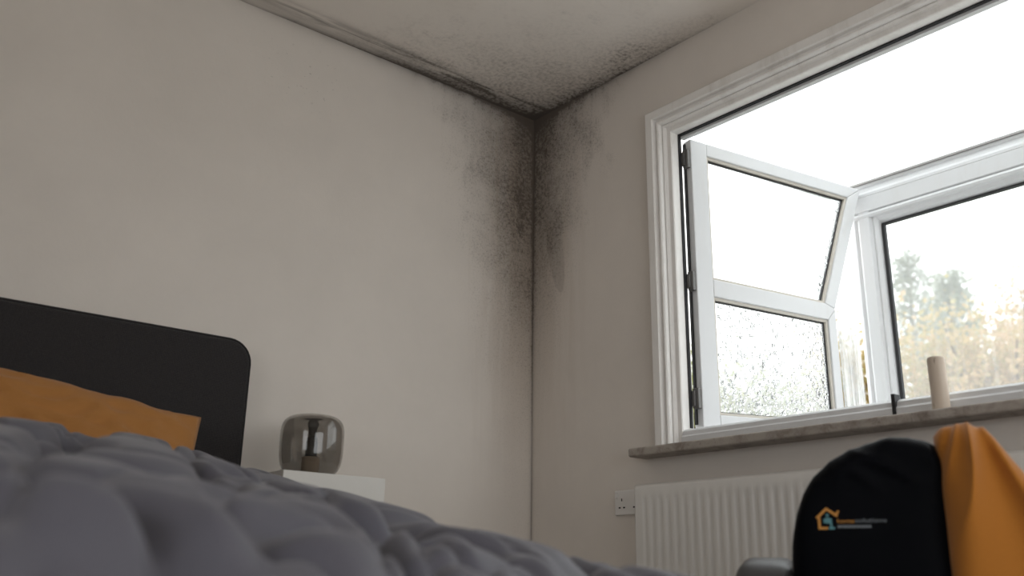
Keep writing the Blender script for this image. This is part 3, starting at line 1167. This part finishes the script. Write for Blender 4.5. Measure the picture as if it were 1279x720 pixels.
# local: x to the right seen from the camera, y away from the camera, z up; the back leans at y = 0
bm = bmesh.new()
pts = [(-0.145, 0.30), (0.305, 0.30), (0.305, 0.46), (0.28, 0.53), (0.235, 0.60), (0.18, 0.628), (0.05, 0.628), (-0.04, 0.60), (-0.10, 0.55), (-0.135, 0.48)]
prism(bm, pts, lambda p: (p[0], 0.022, p[1]), lambda p: (p[0], 0.078, p[1]))
mesh_obj('backrest', bm, M['chair'], chair, bevel=0.02, seg=4)
box_obj('seat', (-0.17, 0.33, 0.08, 0.50, 0.24, 0.375), M['chair'], chair, bevel=0.035, seg=4)
for x0, x1 in ((-0.305, -0.172), (0.332, 0.455)):
    bm = bmesh.new()
    prism(bm, [(0.02, 0.20), (0.48, 0.20), (0.50, 0.34), (0.46, 0.395), (0.12, 0.412), (0.04, 0.395), (0.0, 0.34)], lambda p: (x0, p[0], p[1]), lambda p: (x1, p[0], p[1]))
    mesh_obj('arm', bm, M['chair'], chair, bevel=0.034, seg=5, smooth=True)
for x in (-0.20, 0.36):
    for y in (0.08, 0.43):
        bm = bmesh.new()
        lathe(bm, [(0, 0), (0.013, 0), (0.020, 0.205), (0, 0.205)], x, y, 14)
        mesh_obj('leg', bm, M['chair_leg'], chair, smooth=True)


def draped(name, top_tab, u0, u1, zb, front, rear, wr, mat, nu=90, nt=90, bulge=None, left_out=None):
    """a garment hung over the chair back: front sheet, over the top, rear sheet, closed at the sides"""
    bm = bmesh.new()
    grid = []
    for i in range(nu + 1):
        s = i / nu
        u = u0 + (u1 - u0) * s
        T = interp(top_tab, u)
        edge = (max(0.0, 1 - (2 * s - 1) ** 6)) ** 0.5       # rounds the sides off
        mid_ = (front + rear) / 2
        hf = (rear - front) / 2 * max(edge, 0.05)
        col = []
        for j in range(nt + 1):
            t = j / nt
            ar = min(hf, 0.045)
            span = T - ar - zb
            Lf = span
            La = math.pi * ar
            Ltot = 2 * span + La + 2 * (hf - ar)
            l = t * Ltot
            if l < Lf:
                z = zb + l
                y = mid_ - hf
            elif l < Lf + La / 2:
                a = (l - Lf) / ar
                z = T - ar + ar * math.sin(a)
                y = mid_ - hf + ar - ar * math.cos(a)
            elif l < Lf + La / 2 + 2 * (hf - ar):
                z = T
                y = mid_ - hf + ar + (l - Lf - La / 2)
            elif l < Lf + La + 2 * (hf - ar):
                a = (l - Lf - La / 2 - 2 * (hf - ar)) / ar
                z = T - ar + ar * math.cos(a)
                y = mid_ + hf - ar + ar * math.sin(a)
            else:
                z = T - ar - (l - Lf - La - 2 * (hf - ar))
                y = mid_ + hf
            w = wr(u, z, t) * edge
            n_ = -1 if t < 0.5 else 1
            k = sstep(T, T - 0.05, z)
            uu = u
            if left_out:
                uu = u + left_out(u, z, s)
            col.append(bm.verts.new((uu, y + n_ * w * (0.35 + 0.65 * k), z + w * (1 - k) * 0.12)))
        grid.append(col)
    for A, B in zip(grid[:-1], grid[1:]):
        for j in range(nt):
            bm.faces.new((A[j], A[j + 1], B[j + 1], B[j]))
    for colv in (grid[0], grid[-1]):
        for j in range(nt // 2):
            f = [colv[j], colv[j + 1], colv[nt - j - 1], colv[nt - j]]
            f = list(dict.fromkeys(f))
            if len(f) > 2:
                bm.faces.new(f)
    return mesh_obj(name, bm, mat, None, smooth=True)


black_top = [(-0.178, 0.40), (-0.170, 0.455), (-0.158, 0.505), (-0.140, 0.548), (-0.115, 0.583), (-0.080, 0.612), (-0.040, 0.634), (0.0, 0.650), (0.05, 0.661), (0.085, 0.660),
             (0.115, 0.652), (0.135, 0.642), (0.150, 0.625), (0.160, 0.60)]


def wr_black(u, z, t):
    top = sstep(0.52, 0.64, z)
    w = 0.020 * top * ridged(Vector((u * 11 + z * 7, z * 9, 2.0))) ** 1.5 + 0.006 * noise.noise(Vector((u * 9, z * 7, t * 2)))
    return w


blk = draped('black_sweatshirt', black_top, -0.176, 0.158, 0.26, -0.012, 0.108, wr_black, M['black_fleece'])
blk.location = CH
blk.rotation_euler = (0, 0, CHR)
tag(blk, 'black sweatshirt with a small house logo hung over the armchair', 'sweatshirt')
orange_top = [(0.130, 0.655), (0.150, 0.674), (0.180, 0.682), (0.210, 0.680), (0.232, 0.672), (0.252, 0.648), (0.280, 0.602), (0.315, 0.548), (0.350, 0.495), (0.390, 0.435), (0.43, 0.37), (0.46, 0.32)]


def wr_orange(u, z, t):
    # long hanging folds that fan out from the top
    f = (u - 0.20) / max(0.06, 0.74 - z)
    return 0.034 * ridged(Vector((f * 2.2, z * 1.2, 4.4))) ** 1.6 + 0.014 * math.cos(f * 8.0) + 0.004 * noise.noise(Vector((u * 12, z * 6, 1)))


org = draped('orange_sweatshirt', orange_top, 0.136, 0.455, 0.22, -0.022, 0.115, wr_orange, M['orange_fleece'], nu=110)
org.location = CH
org.rotation_euler = (0, 0, CHR)
tag(org, 'amber orange sweatshirt draped over the armchair beside the black one', 'sweatshirt')

# logo printed on the black sweatshirt: flat shapes laid on the cloth
dg = bpy.context.evaluated_depsgraph_get()
from mathutils.bvhtree import BVHTree
bvh = BVHTree.FromPolygons([v.co.copy() for v in blk.data.vertices], [tuple(p.vertices) for p in blk.data.polygons])


def cloth_y(u, z):
    h = bvh.ray_cast(Vector((u, -1, z)), Vector((0, 1, 0)))
    return h[0].y if h[0] else -0.02


LU, LZ = -0.112, 0.468        # lower-left of the mark


def print_obj(name, polys, mat):
    bm = bmesh.new()
    for poly in polys:
        bm.faces.new([bm.verts.new((u, cloth_y(u, z) - 0.0012, z)) for u, z in poly])
    o = mesh_obj(name, bm, mat, blk)
    s = o.modifiers.new('solid', 'SOLIDIFY')
    s.thickness = 0.0006
    return o


def bar(a, b, w):
    a, b = Vector(a), Vector(b)
    d = (b - a).normalized()
    n = Vector((-d.y, d.x)) * w / 2
    return [tuple(a + n), tuple(a - n), tuple(b - n), tuple(b + n)]


def L(u, z):
    return (LU + u, LZ + z)


bars = [bar(L(0, 0.022), L(0.022, 0.042), 0.0052), bar(L(0.020, 0.042), L(0.043, 0.026), 0.0052), bar(L(0.005, 0.024), L(0.005, 0.000), 0.0052), bar(L(0.0024, 0.001), L(0.022, 0.001), 0.0052),
        bar(L(0.041, 0.030), L(0.046, 0.037), 0.004)]
print_obj('house_logo', bars, M['print_orange'])
fig = [[L(0.0225 + 0.0032 * math.cos(k * math.pi / 4), 0.028 + 0.0032 * math.sin(k * math.pi / 4)) for k in range(8)],
       [L(0.014, 0.012), L(0.030, 0.010), L(0.031, 0.020), L(0.0225, 0.024), L(0.014, 0.020)],
       bar(L(0.024, 0.001), L(0.036, 0.001), 0.005), bar(L(0.029, 0.012), L(0.029, 0.002), 0.004)]
print_obj('house_logo_figure', fig, M['print_teal'])


def print_text(name, body, u, z, width, height, mat):
    cu = bpy.data.curves.new(name, 'FONT')
    cu.body = body
    cu.size = 1
    to = bpy.data.objects.new(name, cu)
    C.objects.link(to)
    me = bpy.data.meshes.new_from_object(to.evaluated_get(bpy.context.evaluated_depsgraph_get()))
    bpy.data.objects.remove(to)
    xs = [v.co.x for v in me.vertices]
    ys = [v.co.y for v in me.vertices]
    sx = width / (max(xs) - min(xs))
    sy = height / (max(ys) - min(ys))
    for v in me.vertices:
        uu = u + (v.co.x - min(xs)) * sx
        zz = z + (v.co.y - min(ys)) * sy
        v.co = (uu, cloth_y(uu, zz) - 0.0014, zz)
    return link_mesh(name, me, mat, blk)


t1 = L(0.042, 0.0115)
print_text('logo_lettering', 'home', t1[0], t1[1], 0.034, 0.0085, M['print_orange'])
t2 = L(0.078, 0.0125)
print_text('logo_lettering', 'solutions', t2[0], t2[1], 0.062, 0.0085, M['print_grey'])
row = []
u = 0.042
for k in range(11):
    w = (0.0052, 0.0044, 0.0058)[k % 3]
    row.append(bar(L(u, 0.0040), L(u + w, 0.0042), 0.0052))
    u += w + 0.0011
print_obj('logo_small_line', row, M['print_grey'])

# ------------------------------------------------------------------ outside: lawn and autumn trees
box_obj('ground', (0.10, 60, -40, 40, -0.35, -0.30), M['grass'])['kind'] = 'structure'
bpy.data.objects['ground']['label'] = 'lawn outside the window'


def tree(loc, height, rx, ry, z0, n, leaf, mat, label, name, fir=False, seed=0, group='trees outside the window'):
    rn = random.Random(seed)
    t = empty(name, (loc[0], loc[1], -0.30))
    tag(t, label, 'tree', group)
    bm = bmesh.new()
    tube(bm, [(0, 0, 0), (0.05, 0.02, height * 0.3), (-0.03, 0.04, height * 0.6), (0.02, 0, height * 0.92)], [0.13, 0.11, 0.075, 0.02], 10)
    mesh_obj('trunk', bm, M['bark'], t, smooth=True)
    tips = []
    nb = 26 if not fir else 40
    for k in range(nb):
        f = (k + 0.5) / nb
        a = k * 2.399 + rn.uniform(-0.3, 0.3)
        zb = z0 + (height - z0) * f
        if fir:
            rr = 1.05 * (1 - f) ** 0.8 + 0.08
            e = Vector((rx * rr * math.cos(a), ry * rr * math.sin(a), zb + 0.12 - 0.10 * rr))
        else:
            rr = math.sqrt(max(0.05, 1 - (2 * f - 0.9) ** 2 / 1.4)) * rn.uniform(0.6, 1.0)
            e = Vector((rx * rr * math.cos(a), ry * rr * math.sin(a), zb + rn.uniform(0, 0.3)))
        b0 = Vector((0, 0, max(0.4, zb - (0.0 if fir else 0.7))))
        tips.append((b0, e))
    bm = bmesh.new()
    for b0, e in tips:
        m_ = b0.lerp(e, 0.5) + Vector((0, 0, 0.08))
        tube(bm, [b0, m_, e], [0.035, 0.022, 0.007], 5)
    mesh_obj('branches', bm, M['bark'], t)
    verts, faces = [], []
    for k in range(n):
        b0, e = tips[rn.randrange(len(tips))]
        f = rn.random() ** 0.6
        c = b0.lerp(e, 0.2 + 0.85 * f)
        sp = leaf if fir else 0.30
        c = c + Vector((rn.gauss(0, sp), rn.gauss(0, sp), rn.gauss(0, sp * 0.8)))
        d = Vector((rn.gauss(0, 1), rn.gauss(0, 1), rn.gauss(0, 0.7))).normalized()
        s = d.orthogonal().normalized()
        s = (Matrix.Rotation(rn.uniform(0, 6.28), 3, d) @ s)
        ln = leaf * rn.uniform(0.7, 1.3)
        wd = ln * (0.16 if fir else 0.36)
        nrm = d.cross(s) * ln * 0.12
        i0 = len(verts)
        verts += [c - d * ln / 2, c + s * wd + nrm, c + d * ln / 2, c - s * wd + nrm]
        faces += [(i0, i0 + 1, i0 + 2), (i0, i0 + 2, i0 + 3)]
    me = bpy.data.meshes.new('foliage')
    me.from_pydata([tuple(v) for v in verts], [], faces)
    me.update()
    link_mesh('foliage', me, mat, t)['kind'] = 'stuff'
    return t


TREES = [
    ((16.8, 6.7), 7.3, 1.25, 1.25, 1.7, 5200, 0.15, 'leaf_fir', 'tall thin grey-green tree nearest the mullion, outside the window', 'fir_tree', True),
    ((22.2, 8.3), 8.4, 1.7, 1.7, 2.4, 7500, 0.20, 'leaf_fir', 'grey-green tree with a pointed top behind the wooden cylinder', 'fir_tree', True),
    ((10.6, 2.95), 3.7, 1.3, 1.3, 0.6, 12000, 0.085, 'leaf_gold', 'golden bush low behind the fixed pane, left of the wooden cylinder', 'autumn_shrub', False),
    ((10.2, 2.15), 3.35, 1.3, 1.3, 0.5, 12000, 0.085, 'leaf_russet', 'russet bush low behind the fixed pane, right of the wooden cylinder', 'autumn_shrub', False),
    ((13.6, 3.15), 4.95, 0.85, 0.85, 1.0, 9000, 0.085, 'leaf_russet', 'russet tree at the right edge outside the window', 'autumn_tree', False),
    ((11.0, 4.9), 4.1, 1.3, 1.1, 0.6, 11000, 0.085, 'leaf_gold', 'golden tree showing between the open sash and the mullion', 'autumn_tree', False),
    ((9.6, 5.3), 3.3, 1.3, 1.0, 0.5, 9000, 0.09, 'leaf_green', 'sage green bush behind the right of the wet pane', 'autumn_shrub', False),
    ((8.9, 6.4), 3.5, 1.3, 1.1, 0.5, 9000, 0.09, 'leaf_green', 'sage green bush behind the left of the wet pane', 'autumn_shrub', False),
]
for i, (loc, hgt, rx, ry, z0, n, leaf, mt, lab, nm, fir) in enumerate(TREES):
    tree(loc, hgt + 0.3, rx, ry, z0, n, leaf, M[mt], lab, nm, fir, seed=20 + i)
